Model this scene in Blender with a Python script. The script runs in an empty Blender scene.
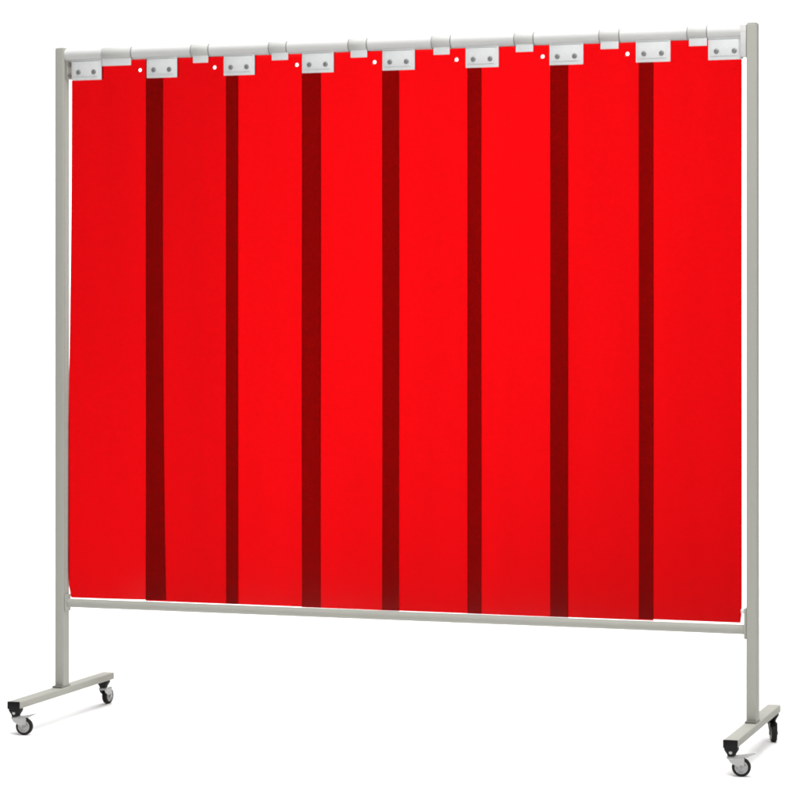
import bpy, bmesh, math, random
from mathutils import Vector, Matrix
random.seed(4)
S = bpy.context.scene
COL = S.collection
PI = math.pi

# ------------------------------------------------------------------ materials
def new_mat(name):
    m = bpy.data.materials.new(name); m.use_nodes = True
    nt = m.node_tree
    return m, nt, nt.nodes['Principled BSDF'], nt.nodes['Material Output']

def N(nt, t, **kw):
    n = nt.nodes.new(t)
    for k, v in kw.items(): setattr(n, k, v)
    return n

def surface_mat(name, col, rough, metal=0.0, spec=0.5, grain=60.0, bump=0.0, var=0.06, stretch=(1, 1, 1), rvar=0.1):
    """painted / metal / plastic surface with a fine grain in colour, gloss and relief"""
    m, nt, bsdf, out = new_mat(name)
    tc = N(nt, 'ShaderNodeTexCoord'); mp = N(nt, 'ShaderNodeMapping')
    mp.inputs['Scale'].default_value = stretch
    nt.links.new(tc.outputs['Object'], mp.inputs['Vector'])
    no = N(nt, 'ShaderNodeTexNoise'); no.inputs['Scale'].default_value = grain
    no.inputs['Detail'].default_value = 6
    nt.links.new(mp.outputs[0], no.inputs['Vector'])
    cr = N(nt, 'ShaderNodeMapRange')
    cr.inputs['To Min'].default_value = 1 - var; cr.inputs['To Max'].default_value = 1 + var
    nt.links.new(no.outputs['Fac'], cr.inputs['Value'])
    mx = N(nt, 'ShaderNodeVectorMath', operation='SCALE'); mx.inputs[0].default_value = col
    nt.links.new(cr.outputs[0], mx.inputs['Scale'])
    nt.links.new(mx.outputs[0], bsdf.inputs['Base Color'])
    rr = N(nt, 'ShaderNodeMapRange')
    rr.inputs['To Min'].default_value = max(0.02, rough - rvar); rr.inputs['To Max'].default_value = min(1, rough + rvar)
    nt.links.new(no.outputs['Fac'], rr.inputs['Value'])
    nt.links.new(rr.outputs[0], bsdf.inputs['Roughness'])
    bsdf.inputs['Metallic'].default_value = metal
    bsdf.inputs['Specular IOR Level'].default_value = spec
    if bump:
        b = N(nt, 'ShaderNodeBump'); b.inputs['Strength'].default_value = bump; b.inputs['Distance'].default_value = 0.0006
        nt.links.new(no.outputs['Fac'], b.inputs['Height']); nt.links.new(b.outputs[0], bsdf.inputs['Normal'])
    return m

FRAME = surface_mat('grey_lacquered_steel', (0.385, 0.385, 0.345), 0.7, 0.0, 0.06, 240, 0.12, 0.05)
TUBE  = surface_mat('satin_aluminium_tube', (0.62, 0.62, 0.605), 0.45, 0.0, 0.2, 90, 0.05, 0.05, (0.15, 1, 1))
CLIP  = surface_mat('dull_aluminium_sleeve', (0.53, 0.53, 0.51), 0.5, 0.0, 0.15, 90, 0.05, 0.06, (0.3, 1, 1))
PLATE = surface_mat('white_zinc_plate', (0.715, 0.73, 0.725), 0.5, 0.0, 0.3, 130, 0.15, 0.07)
STEEL = surface_mat('bright_zinc_steel', (0.42, 0.42, 0.41), 0.36, 0.75, 0.5, 150, 0.1, 0.08)
SCREW = surface_mat('dull_steel_screw', (0.30, 0.30, 0.30), 0.55, 0.6, 0.5, 200, 0.1, 0.1)
BLACK = surface_mat('black_plastic', (0.005, 0.005, 0.005), 0.5, 0.0, 0.2, 300, 0.15, 0.15)
RUBBER = surface_mat('dark_rubber', (0.012, 0.012, 0.012), 0.65, 0.0, 0.2, 200, 0.2, 0.15)
HUB   = surface_mat('light_grey_plastic', (0.38, 0.38, 0.37), 0.5, 0.0, 0.4, 200, 0.1, 0.06)
SEAM_SHADE  = surface_mat('seam_shade_grey', (0.21, 0.21, 0.20), 0.6, 0.0, 0.3, 200, 0.1, 0.1)  # dark grey that paints the shade line at the sleeve seams
COLLAR_SHADE  = surface_mat('shade_dark_collar', (0.20, 0.20, 0.18), 0.5, 0.3, 0.4, 300, 0.5, 0.15)  # collar metal darkened to carry the shadow under its edges
SWEEP = surface_mat('white_studio_paper', (0.95, 0.95, 0.95), 0.9, 0.0, 0.1, 3, 0.0, 0.01)

def strip_mat():
    """clear red PVC, 2 mm: every face lets a filtered part of the light through and mirrors a little of it"""
    m, nt, bsdf, out = new_mat('transparent_red_pvc')
    nt.nodes.remove(bsdf)
    tr = N(nt, 'ShaderNodeBsdfTransparent')
    oi = N(nt, 'ShaderNodeObjectInfo')
    sc = N(nt, 'ShaderNodeVectorMath', operation='SCALE')
    sc.inputs[0].default_value = (0.524, 0.024, 0.036)      # per face; a strip has two
    sx = N(nt, 'ShaderNodeSeparateColor')        # object colour: how deep this strip's dye is
    nt.links.new(oi.outputs['Color'], sx.inputs[0]); 
    m2 = N(nt, 'ShaderNodeMapping'); m2.inputs['Scale'].default_value = (5.0, 1.0, 0.5)
    n2 = N(nt, 'ShaderNodeTexNoise'); n2.inputs['Scale'].default_value = 2.2; n2.inputs['Detail'].default_value = 4
    r2 = N(nt, 'ShaderNodeMapRange'); r2.inputs['To Min'].default_value = 0.965; r2.inputs['To Max'].default_value = 1.035
    tq = N(nt, 'ShaderNodeTexCoord'); nt.links.new(tq.outputs['Object'], m2.inputs['Vector'])
    nt.links.new(m2.outputs[0], n2.inputs['Vector']); nt.links.new(n2.outputs['Fac'], r2.inputs['Value'])
    mm = N(nt, 'ShaderNodeMath', operation='MULTIPLY')
    nt.links.new(sx.outputs[0], mm.inputs[0]); nt.links.new(r2.outputs[0], mm.inputs[1])
    nt.links.new(mm.outputs[0], sc.inputs['Scale'])
    nt.links.new(sc.outputs[0], tr.inputs['Color'])
    gl = N(nt, 'ShaderNodeBsdfGlossy'); gl.inputs['Roughness'].default_value = 0.12
    gl.inputs['Color'].default_value = (1, 1, 1, 1)
    tc = N(nt, 'ShaderNodeTexCoord'); mp = N(nt, 'ShaderNodeMapping'); mp.inputs['Scale'].default_value = (1.0, 1.0, 0.25)
    nt.links.new(tc.outputs['Object'], mp.inputs['Vector'])
    no = N(nt, 'ShaderNodeTexNoise'); no.inputs['Scale'].default_value = 9; no.inputs['Detail'].default_value = 3
    nt.links.new(mp.outputs[0], no.inputs['Vector'])
    bp = N(nt, 'ShaderNodeBump'); bp.inputs['Strength'].default_value = 0.25; bp.inputs['Distance'].default_value = 0.004
    nt.links.new(no.outputs['Fac'], bp.inputs['Height']); nt.links.new(bp.outputs[0], gl.inputs['Normal'])
    fr = N(nt, 'ShaderNodeFresnel'); fr.inputs['IOR'].default_value = 1.25
    mix = N(nt, 'ShaderNodeMixShader')
    nt.links.new(fr.outputs[0], mix.inputs[0]); nt.links.new(tr.outputs[0], mix.inputs[1]); nt.links.new(gl.outputs[0], mix.inputs[2])
    nt.links.new(mix.outputs[0], out.inputs['Surface'])
    return m
PVC = strip_mat()

# ------------------------------------------------------------------ mesh helpers
def box(bm, x0, x1, y0, y1, z0, z1, bev=0.0, seg=2):
    r = bmesh.ops.create_cube(bm, size=1)
    vs = r['verts']
    for v in vs:
        v.co = Vector(((x0+x1)/2 + v.co.x*(x1-x0), (y0+y1)/2 + v.co.y*(y1-y0), (z0+z1)/2 + v.co.z*(z1-z0)))
    if bev:
        es = list({e for v in vs for e in v.link_edges})
        bmesh.ops.bevel(bm, geom=es, offset=bev, segments=seg, profile=0.5, affect='EDGES')

def cyl(bm, p0, p1, r0, r1=None, seg=32, caps=True):
    r1 = r0 if r1 is None else r1
    p0, p1 = Vector(p0), Vector(p1); d = p1-p0
    q = d.to_track_quat('Z', 'Y').to_matrix().to_4x4()
    M = Matrix.Translation((p0+p1)/2) @ q
    bmesh.ops.create_cone(bm, cap_ends=caps, cap_tris=False, segments=seg, radius1=r0, radius2=r1, depth=d.length, matrix=M)

def lathe(bm, prof, axis, c, seg=40):
    """closed profile [(r, t)] turned about an axis direction through c"""
    axis = Vector(axis).normalized(); u = axis.orthogonal().normalized(); w = axis.cross(u); c = Vector(c)
    rings = []
    for k in range(seg):
        a = 2*PI*k/seg
        rings.append([bm.verts.new(c + axis*t + (u*math.cos(a)+w*math.sin(a))*r) for r, t in prof])
    n = len(prof)
    for k in range(seg):
        A, B = rings[k], rings[(k+1) % seg]
        for i in range(n):
            j = (i+1) % n
            bm.faces.new((A[i], A[j], B[j], B[i]))

def prism(bm, pts, y0, y1, bev=0.0):
    """outline [(x, z)] with thickness along y"""
    a = [bm.verts.new((x, y0, z)) for x, z in pts]; b = [bm.verts.new((x, y1, z)) for x, z in pts]
    n = len(pts); fs = [bm.faces.new(a), bm.faces.new(b[::-1])]
    for i in range(n):
        j = (i+1) % n
        fs.append(bm.faces.new((a[j], a[i], b[i], b[j])))
    if bev:
        es = list({e for f in fs for e in f.edges})
        bmesh.ops.bevel(bm, geom=es, offset=bev, segments=2, profile=0.5, affect='EDGES')

def obj(name, bm, mat, parent=None, smooth=True, ang=35):
    bmesh.ops.recalc_face_normals(bm, faces=bm.faces[:])
    if smooth:
        for f in bm.faces: f.smooth = True
        for e in bm.edges:
            if len(e.link_faces) == 2 and e.calc_face_angle(0) > math.radians(ang): e.smooth = False
    me = bpy.data.meshes.new(name); bm.to_mesh(me); bm.free()
    me.materials.append(mat)
    o = bpy.data.objects.new(name, me); COL.objects.link(o)
    if parent: o.parent = parent
    return o

def dup(o, parent, dx=(0, 0, 0)):
    c = o.copy(); COL.objects.link(c); c.parent = parent
    c.location = o.location + Vector(dx)
    return c

# ------------------------------------------------------------------ dimensions (metres), x along the screen, y away from the viewer
W, H = 2.100, 1.993
PW, PD = 0.0295, 0.040
ZF = 0.0965                      # top of the feet
FT = 0.021                       # height of the foot tube
FW = 0.0375
YF, YB = -0.314, 0.326
TZ, TR = 1.9735, 0.0192          # top tube
RZ, RR = 0.3462, 0.0131          # bottom rail

scr = bpy.data.objects.new('welding_screen', None); COL.objects.link(scr)
scr.location = (W/2, 0, 0)
scr.empty_display_size = 0.3
scr['label'] = 'red transparent strip welding screen in a grey steel frame on four small casters'
scr['category'] = 'welding screen'
OX = W/2                         # children are built in world x and shifted by the root's place
def part(name, bm, mat, parent=None, **k):
    p = parent or scr
    if p is scr:
        bmesh.ops.translate(bm, verts=bm.verts[:], vec=(-OX, 0, 0))
    else:
        bmesh.ops.translate(bm, verts=bm.verts[:], vec=Vector((-OX, 0, 0)) - p_off(p))
    return obj(name, bm, mat, p, **k)
def p_off(p):
    v = Vector((0, 0, 0))
    while p is not None and p is not scr:
        v += p.location; p = p.parent
    return v

# ---- posts
for x0 in (0.0, W-PW):
    bm = bmesh.new(); box(bm, x0, x0+PW, -PD/2, PD/2, ZF, H, 0.0042, 4)
    po = part('post', bm, FRAME)
    bm = bmesh.new(); box(bm, x0+0.001, x0+PW-0.001, -PD/2+0.001, PD/2-0.001, H-0.001, H+0.0022, 0.001, 1)
    part('end_cap', bm, FRAME, po)
    # base collar at the post's foot, its dark grey stands for the shadow there
    bm = bmesh.new(); box(bm, x0-0.001, x0+PW+0.001, -PD/2-0.016, PD/2+0.006, ZF+0.0005, ZF+0.0055, 0.002, 2)
    part('base_collar', bm, COLLAR_SHADE, po)

# ---- top tube and its end fittings
bm = bmesh.new(); cyl(bm, (PW+0.0005, 0, TZ), (W-PW-0.0005, 0, TZ), TR, seg=56)
tube = part('top_tube', bm, TUBE)
bm = bmesh.new(); box(bm, PW+0.0005, PW+0.009, -0.009, 0.019, 1.902, H-0.002, 0.002)
fl = part('end_bracket', bm, FRAME)
bm = bmesh.new()
for z in (1.945, 1.912):  # dark studs added for the shadow spots beside the tube end
    cyl(bm, (PW+0.009, -0.004, z), (PW+0.015, -0.004, z), 0.007, seg=6)
part('shadow_stud', bm, SCREW, fl)
bm = bmesh.new(); box(bm, W-PW-0.017, W-PW-0.0005, -0.019, 0.019, 1.903, H-0.001, 0.0025)
part('end_bracket', bm, TUBE)

# ---- bottom rail and end fittings
bm = bmesh.new(); cyl(bm, (PW+0.0005, 0, RZ), (W-PW-0.0005, 0, RZ), RR, seg=40)
part('bottom_rail', bm, FRAME)
for x0, x1, zt in ((PW+0.0005, PW+0.006, 0.372), (W-PW-0.007, W-PW-0.0005, 0.405)):
    bm = bmesh.new(); box(bm, x0, x1, -0.017, 0.017, 0.322, zt, 0.002)
    part('rail_flange', bm, FRAME)
# little stop screw near the lower right corner
bm = bmesh.new(); cyl(bm, (W-PW-0.016, -0.006, 0.397), (W-PW-0.0065, -0.006, 0.397), 0.0055, 0.0065, seg=20)
part('stop_screw', bm, PLATE)

# ---- feet
for xc in (PW/2, W-PW/2):
    bm = bmesh.new(); box(bm, xc-FW/2, xc+FW/2, YF+0.003, YB, ZF-FT, ZF, 0.0032, 3)
    ft = part('foot', bm, FRAME)
    bm = bmesh.new(); box(bm, xc-FW/2-0.0006, xc+FW/2+0.0006, YF-0.002, YF+0.0028, ZF-FT-0.0006, ZF+0.0002, 0.0015, 2)
    part('end_cap', bm, BLACK, ft)

# ---- casters
WR = 0.0248
def caster(px, py, ang, brake, label, fork=STEEL):
    """built round the swivel axis at the origin; the wheel trails along local +x"""
    r = bpy.data.objects.new('caster', None); COL.objects.link(r); r.parent = scr
    r.location = (px-OX, py, 0); r.rotation_euler = (0, 0, 0)
    r.empty_display_size = 0.03
    r['label'] = label
    def sub(name, bm, mat, rot=True, **k):
        if rot: bmesh.ops.rotate(bm, verts=bm.verts[:], cent=(0, 0, 0), matrix=Matrix.Rotation(ang, 3, 'Z'))
        return obj(name, bm, mat, r, **k)
    # black stem housing below the foot tube (does not swivel)
    bm = bmesh.new()
    zt = ZF-FT-0.0008
    hw, hb = (FW/2, FW*0.31)
    secs = [(zt, hw, 0.0155), (zt-0.006, hw*0.97, 0.0152), (zt-0.016, hb, 0.0125), (zt-0.0235, hb*0.78, 0.0105), (zt-0.0275, hb*0.35, 0.005)]
    rings = []
    for z, a, b in secs:
        ring = []
        for k in range(24):
            t = 2*PI*k/24; c, s = math.cos(t), math.sin(t)
            ring.append(bm.verts.new((a*math.copysign(abs(c)**0.45, c), b*math.copysign(abs(s)**0.45, s), z)))
        rings.append(ring)
    for A, B in zip(rings, rings[1:]):
        for k in range(24):
            bm.faces.new((A[k], A[(k+1) % 24], B[(k+1) % 24], B[k]))
    bm.faces.new(rings[0]); bm.faces.new(rings[-1][::-1])
    sub('stem_housing', bm, BLACK, rot=False)
    if brake:
        bm = bmesh.new(); cyl(bm, (0.0, -0.0145, 0.0635), (0.0, -0.0105, 0.0635), 0.0045, 0.0052, seg=20)
        sub('stem_bolt', bm, STEEL, rot=False)
    tx, az = 0.0255, WR          # trail and axle height
    # fork: crown and two cheeks
    bm = bmesh.new()
    lathe(bm, [(0.0002, 0.046), (0.0125, 0.046), (0.0135, 0.049), (0.0125, 0.0525), (0.0002, 0.0525)], (0, 0, 1), (0, 0, 0), 28)
    prism(bm, [(-0.011, 0.0455), (-0.009, 0.0525), (0.030, 0.0535), (0.036, 0.0505), (0.030, 0.0498), (0.0, 0.0475)], -0.0105, 0.0105, 0.0008)
    for s in (-1, 1):
        y0, y1 = (s*0.0105, s*0.0089)
        pts = [(-0.0115, 0.0505), (0.031, 0.0515), (0.034, 0.047)]
        for k in range(7):
            a = math.radians(20 - k*34); pts.append((tx+0.0072*math.cos(a), az+0.0072*math.sin(a)))
        pts.append((-0.004, 0.0375))
        prism(bm, pts, min(y0, y1), max(y0, y1), 0.0005)
    sub('fork', bm, fork, smooth=False)
    # wheel
    bm = bmesh.new()
    lathe(bm, [(0.0170, -0.0078), (0.0215, -0.0080), (0.0240, -0.0062), (WR, -0.003), (WR, 0.003), (0.0240, 0.0062), (0.0215, 0.0080), (0.0170, 0.0078)],
          (0, 1, 0), (tx, 0, az), 48)
    sub('tyre', bm, RUBBER)
    bm = bmesh.new()
    lathe(bm, [(0.0005, -0.0088), (0.006, -0.0088), (0.0068, -0.0062), (0.0135, -0.0062), (0.0150, -0.0082), (0.0172, -0.0078),
               (0.0172, 0.0078), (0.0150, 0.0082), (0.0135, 0.0062), (0.0068, 0.0062), (0.006, 0.0088), (0.0005, 0.0088)], (0, 1, 0), (tx, 0, az), 40)
    for k in range(5):
        a = 2*PI*k/5+0.3
        ca, sa = math.cos(a), math.sin(a)
        cyl(bm, (tx+0.006*ca, 0, az+0.006*sa), (tx+0.0142*ca, 0, az+0.0142*sa), 0.0072, 0.0072, seg=8)
    sub('hub', bm, HUB)
    bm = bmesh.new()
    cyl(bm, (tx, -0.0126, az), (tx, 0.0126, az), 0.0030, seg=20)
    for s in (-1, 1): cyl(bm, (tx, s*0.0106, az), (tx, s*0.0132, az), 0.0052, seg=6)
    sub('axle', bm, SCREW if brake else STEEL, smooth=False)
    if brake:
        bm = bmesh.new()
        prism(bm, [(0.006, 0.0545), (0.026, 0.0560), (0.044, 0.0575), (0.061, 0.0635), (0.064, 0.0625), (0.047, 0.0545), (0.040, 0.0500), (0.030, 0.0536), (0.008, 0.0530)],
              -0.0095, 0.0095, 0.0007)
        sub('brake_pedal', bm, STEEL, smooth=False)
    return r
caster(PW/2, YF+0.0150, math.radians(8), True, 'front caster with a steel brake pedal')
caster(W-PW/2, YF+0.0150, math.radians(8), True, 'front caster with a steel brake pedal')
caster(PW/2-0.002, 0.292, math.radians(84), False, 'rear caster without a brake pedal')
caster(W-PW/2, 0.292, math.radians(-71), False, 'rear caster turned edge on, fork coloured black for its shade', BLACK)  # fork shade put into the colour: black instead of steel

# ---- curtain strips
ZT = 1.9545
BOTTOM = [0.3624, 0.3614, 0.3608, 0.3604, 0.3604, 0.3606, 0.3606, 0.3645]
LEFT  = [0.0455, 0.2880, 0.5396, 0.7774, 1.0202, 1.2755, 1.5155, 1.7690]
RIGHT = [0.3405, 0.5797, 0.8340, 1.0727, 1.3155, 1.5685, 1.8095, 2.0560]
DYE = [0.988, 0.955, 1.010, 1.008, 0.998, 1.008, 0.994, 1.002]
HOLE_Z = 1.9228
def strip(k):
    xl, xr, ZB = LEFT[k], RIGHT[k], BOTTOM[k]
    lay = 0.0026 if k % 2 == 0 else -0.0026
    bm = bmesh.new()
    hx = xr - 0.0735
    hr, hs = 0.0052, 0.0100
    xs = sorted({xl, xl+0.0006, xr-0.0006, xl+0.004, xl+0.012, xl+0.024, xl+0.040, xl+0.062, xl+0.09, xl+0.12, xl+0.15, xl+0.18, hx-hs, hx+hs, xr-0.045, xr-0.026, xr-0.012, xr-0.004, xr})
    zs = [ZT, 1.945, HOLE_Z+hs, HOLE_Z-hs] + [1.90 - i*(1.90-0.62)/20 for i in range(21)] + [0.59, 0.56, 0.53, 0.50, 0.47, 0.445, 0.42, 0.40, 0.385, 0.371, ZB+0.0006, ZB]
    if k == 7: HOLE = False
    else: HOLE = True
    rn = random.Random(17*k+3)
    p1, p2, p3 = rn.uniform(0, 6), rn.uniform(0, 6), rn.uniform(0, 6)
    def place(x, z):
        u = (x-xl)/(xr-xl); d = (ZT-z)/(ZT-ZB)
        ease = min(1, d/0.12)
        # the sheet keeps a faint memory of the roll it came from
        y = lay + ease*(0.0012*math.sin(z*2.1+p1) * (u-0.5) + 0.0010*math.sin(z*4.3+p2+u*1.3))
        xx = x
        if k == 0:
            t = min(1.0, max(0.0, (1.84-z)/0.95)); t = t*t*(1.6-0.6*t)
            g = t*max(0, 1-u*1.15)**1.5
            xx -= 0.0098*g
            y -= 0.004*g
            # lower left corner is drawn in a little
            c = max(0, 1-(z-ZB)/0.085) * max(0, 1-(x-xl)/0.08)
            xx += 0.0105*c*c
            y += ease*0.022*d**4*u*u*u
        if k == 1:
            y -= 0.002*d*d*(1-u)**2
        if k == 7:
            c = max(0, 1-(z-ZB)/0.05) * max(0, 1-(xr-x)/0.03)
            xx -= 0.004*c*c
        return Vector((xx, y, z))
    grid = {}
    for i, x in enumerate(xs):
        for j, z in enumerate(zs):
            grid[i, j] = bm.verts.new(place(x, z))
    for i in range(len(xs)-1):
        for j in range(len(zs)-1):
            q = (grid[i, j], grid[i, j+1], grid[i+1, j+1], grid[i+1, j])
            if HOLE and abs(xs[i]-(hx-hs)) < 1e-9 and abs(zs[j]-(HOLE_Z+hs)) < 1e-9:
                cor = [(grid[i+1, j], 45), (grid[i, j], 135), (grid[i, j+1], 225), (grid[i+1, j+1], 315)]
                n = 32
                ring = [bm.verts.new(place(hx+hr*math.cos(2*PI*t/n), HOLE_Z+hr*math.sin(2*PI*t/n))) for t in range(n)]
                at = lambda deg: ring[int(round(deg/360*n)) % n]
                for c in range(4):
                    v, a = cor[c]; v2, a2 = cor[(c+1) % 4]
                    step = 360//n if 360 % n == 0 else 360/n
                    t0 = int(round((a-45)/360*n)); half = n//8
                    for t in range(t0, t0+2*half):
                        bm.faces.new((v, ring[t % n], ring[(t+1) % n]))
                    bm.faces.new((v, ring[(t0+2*half) % n], v2))
            else:
                bm.faces.new(q)
    bmesh.ops.recalc_face_normals(bm, faces=bm.faces[:])
    o = part('strip', bm, PVC, ang=80)
    d = DYE[k]; o.color = (d, d, d, 1)
    md = o.modifiers.new('thickness', 'SOLIDIFY'); md.thickness = 0.002; md.offset = 0
    return o
for k in range(8): strip(k)

# ---- hanging brackets (plate, clamp plate, two screws) over every overlap and at both ends
BX = [0.0507, 0.2932, 0.5370, 0.7802, 1.0245, 1.2720, 1.5162, 1.7622, 1.9640]
BWD = 0.0970
proto = None
for i, bx in enumerate(BX):
    if proto is None:
        bm = bmesh.new()
        box(bm, bx, bx+BWD, -0.0100, -0.0072, 1.8970, 1.9570, 0.0012, 2)
        box(bm, bx+0.004, bx+BWD-0.004, 0.0068, 0.0092, 1.9000, 1.9560, 0.0010, 1)
        # rolled upper lip that hooks under the tube
        prism(bm, [(bx+0.003, 1.9572), (bx+BWD-0.003, 1.9572), (bx+BWD-0.003, 1.9545), (bx+0.003, 1.9545)], -0.0125, 0.0085, 0.0008)
        b = part('hanging_bracket', bm, PLATE)
        bm = bmesh.new(); box(bm, bx+0.006, bx+BWD-0.012, -0.0122, -0.0101, 1.9075, 1.9525, 0.0010, 2)
        part('clamp_plate', bm, PLATE, b)
        for sx in (0.0235, 0.0730):
            bm = bmesh.new()
            lathe(bm, [(0.0002, 0.0), (0.0072, 0.0), (0.0072, 0.0008), (0.0062, 0.0010), (0.0060, 0.0020), (0.0050, 0.0026), (0.0026, 0.0027), (0.0022, 0.0016), (0.0002, 0.0016)],
                  (0, -1, 0), (bx+sx, -0.0123, 1.9207), 24)
            part('screw', bm, SCREW, b)
        proto = b; px = bx
    else:
        c = dup(proto, scr, (bx-px, 0, 0))
        for ch in list(proto.children): dup(ch, c)

# ---- clips: sleeve round the tube with a tab below it
CL = [(0.1500, 0.2440, 0.1535, 0.2475), (0.4370, 0.4900, 0.4450, 0.4930), (0.6810, 0.7330, 0.6915, 0.7420), (0.9250, 0.9780, 0.9330, 0.9830),
      (1.1745, 1.2275, 1.1815, 1.2295), (1.4170, 1.4700, 1.4230, 1.4735), (1.6610, 1.7150, 1.6665, 1.7175), (1.9080, 1.9600, 1.9150, 1.9650)]
for i, (a, b, c, d) in enumerate(CL):
    bm = bmesh.new()
    ro = TR+0.0011
    lathe(bm, [(TR+0.0002, 0), (ro-0.0004, 0), (ro, 0.0006), (ro, b-a-0.0006), (ro-0.0004, b-a), (TR+0.0002, b-a)], (1, 0, 0), (a, 0, TZ), 48)
    s = part('tube_clip', bm, CLIP)
    bm = bmesh.new()
    box(bm, c-0.0035, d-0.0035, -0.0128, -0.0106, 1.9365, 1.9585, 0.0009, 2)
    part('tab', bm, PLATE, s)
    bm = bmesh.new()
    rs = TR+0.0008  # thin dark rings added to draw the shaded seams of the sleeve
    lathe(bm, [(TR+0.0002, 0), (rs, 0), (rs, 0.0024), (TR+0.0002, 0.0024)], (1, 0, 0), (b+0.0003, 0, TZ), 48)
    part('seam_shade_ring', bm, SEAM_SHADE, s)
    if i > 0:
        bm = bmesh.new()
        lathe(bm, [(TR+0.0002, 0), (rs, 0), (rs, 0.0018), (TR+0.0002, 0.0018)], (1, 0, 0), (a-0.0022, 0, TZ), 48)
        part('seam_shade_ring', bm, SEAM_SHADE, s)

# ------------------------------------------------------------------ setting: white paper sweep
bm = bmesh.new()
prof = [(-2.8, 0), (-1.9, 0), (-0.6, 0), (0, 0), (1.5, 0), (3.0, 0)]
R = 3.2
for k in range(1, 25):
    t = k/24*PI/2
    prof.append((3.0+R*math.sin(t), R-R*math.cos(t)))
prof += [(3.0+R, 4.2), (3.0+R, 5.4), (3.0+R, 7.0)]
xa = [-11, -7, -3, 1, 5, 9]
rows = [[bm.verts.new((x, y, z)) for x in xa] for y, z in prof]
for A, B in zip(rows, rows[1:]):
    for i in range(len(xa)-1): bm.faces.new((A[i], A[i+1], B[i+1], B[i]))
bd = obj('backdrop', bm, SWEEP, ang=60)
bd['kind'] = 'structure'; bd['label'] = 'white seamless studio backdrop that curves up from the floor'

# ------------------------------------------------------------------ light: studio softboxes
def softbox(name, loc, target, sx, sy, power, spread=180):
    l = bpy.data.lights.new(name, 'AREA'); l.shape = 'RECTANGLE'; l.size = sx; l.size_y = sy; l.energy = power; l.spread = math.radians(spread)
    o = bpy.data.objects.new(name, l); COL.objects.link(o); o.location = loc
    o.rotation_euler = (Vector(target)-Vector(loc)).to_track_quat('-Z', 'Y').to_euler()
    return o
softbox('overhead_softbox', (0.3, 4.6, 5.2), (-0.3, 5.2, 0), 6.0, 2.2, 172, spread=100)
softbox('wall_softbox', (-1.2, 2.8, 6.2), (-1.9, 6.2, 2.9), 5.5, 1.2, 300, spread=110)
softbox('floor_softbox', (1.3, -0.5, 9.0), (1.1, -0.1, 0), 6.5, 4.5, 375, spread=120)
softbox('key_softbox', (3.0, -2.8, 4.7), (1.1, 0, 2.0), 3.2, 2.2, 175)

w = bpy.data.worlds.new('World'); S.world = w; w.use_nodes = True
bg = w.node_tree.nodes['Background']; bg.inputs['Color'].default_value = (1, 1, 1, 1); bg.inputs['Strength'].default_value = 0.15

# ------------------------------------------------------------------ camera
cam = bpy.data.cameras.new('camera'); co = bpy.data.objects.new('camera', cam); COL.objects.link(co)
F = 2548.44
cam.sensor_fit = 'HORIZONTAL'; cam.sensor_width = 36; cam.lens = 36*F/800
cam.shift_y = (314.17-400)/800
co.location = (3.3701, -6.8722, 1.2041)
co.rotation_euler = (PI/2, 0, 0.3224)
cam.clip_end = 200
S.camera = co

S.render.resolution_x = S.render.resolution_y = 1024
S.cycles.transparent_max_bounces = 40
S.cycles.max_bounces = 10
S.cycles.use_denoising = True
S.cycles.filter_width = 1.8
S.view_settings.view_transform = 'Standard'
S.view_settings.look = 'None'
S.view_settings.exposure = 0
S.view_settings.gamma = 1
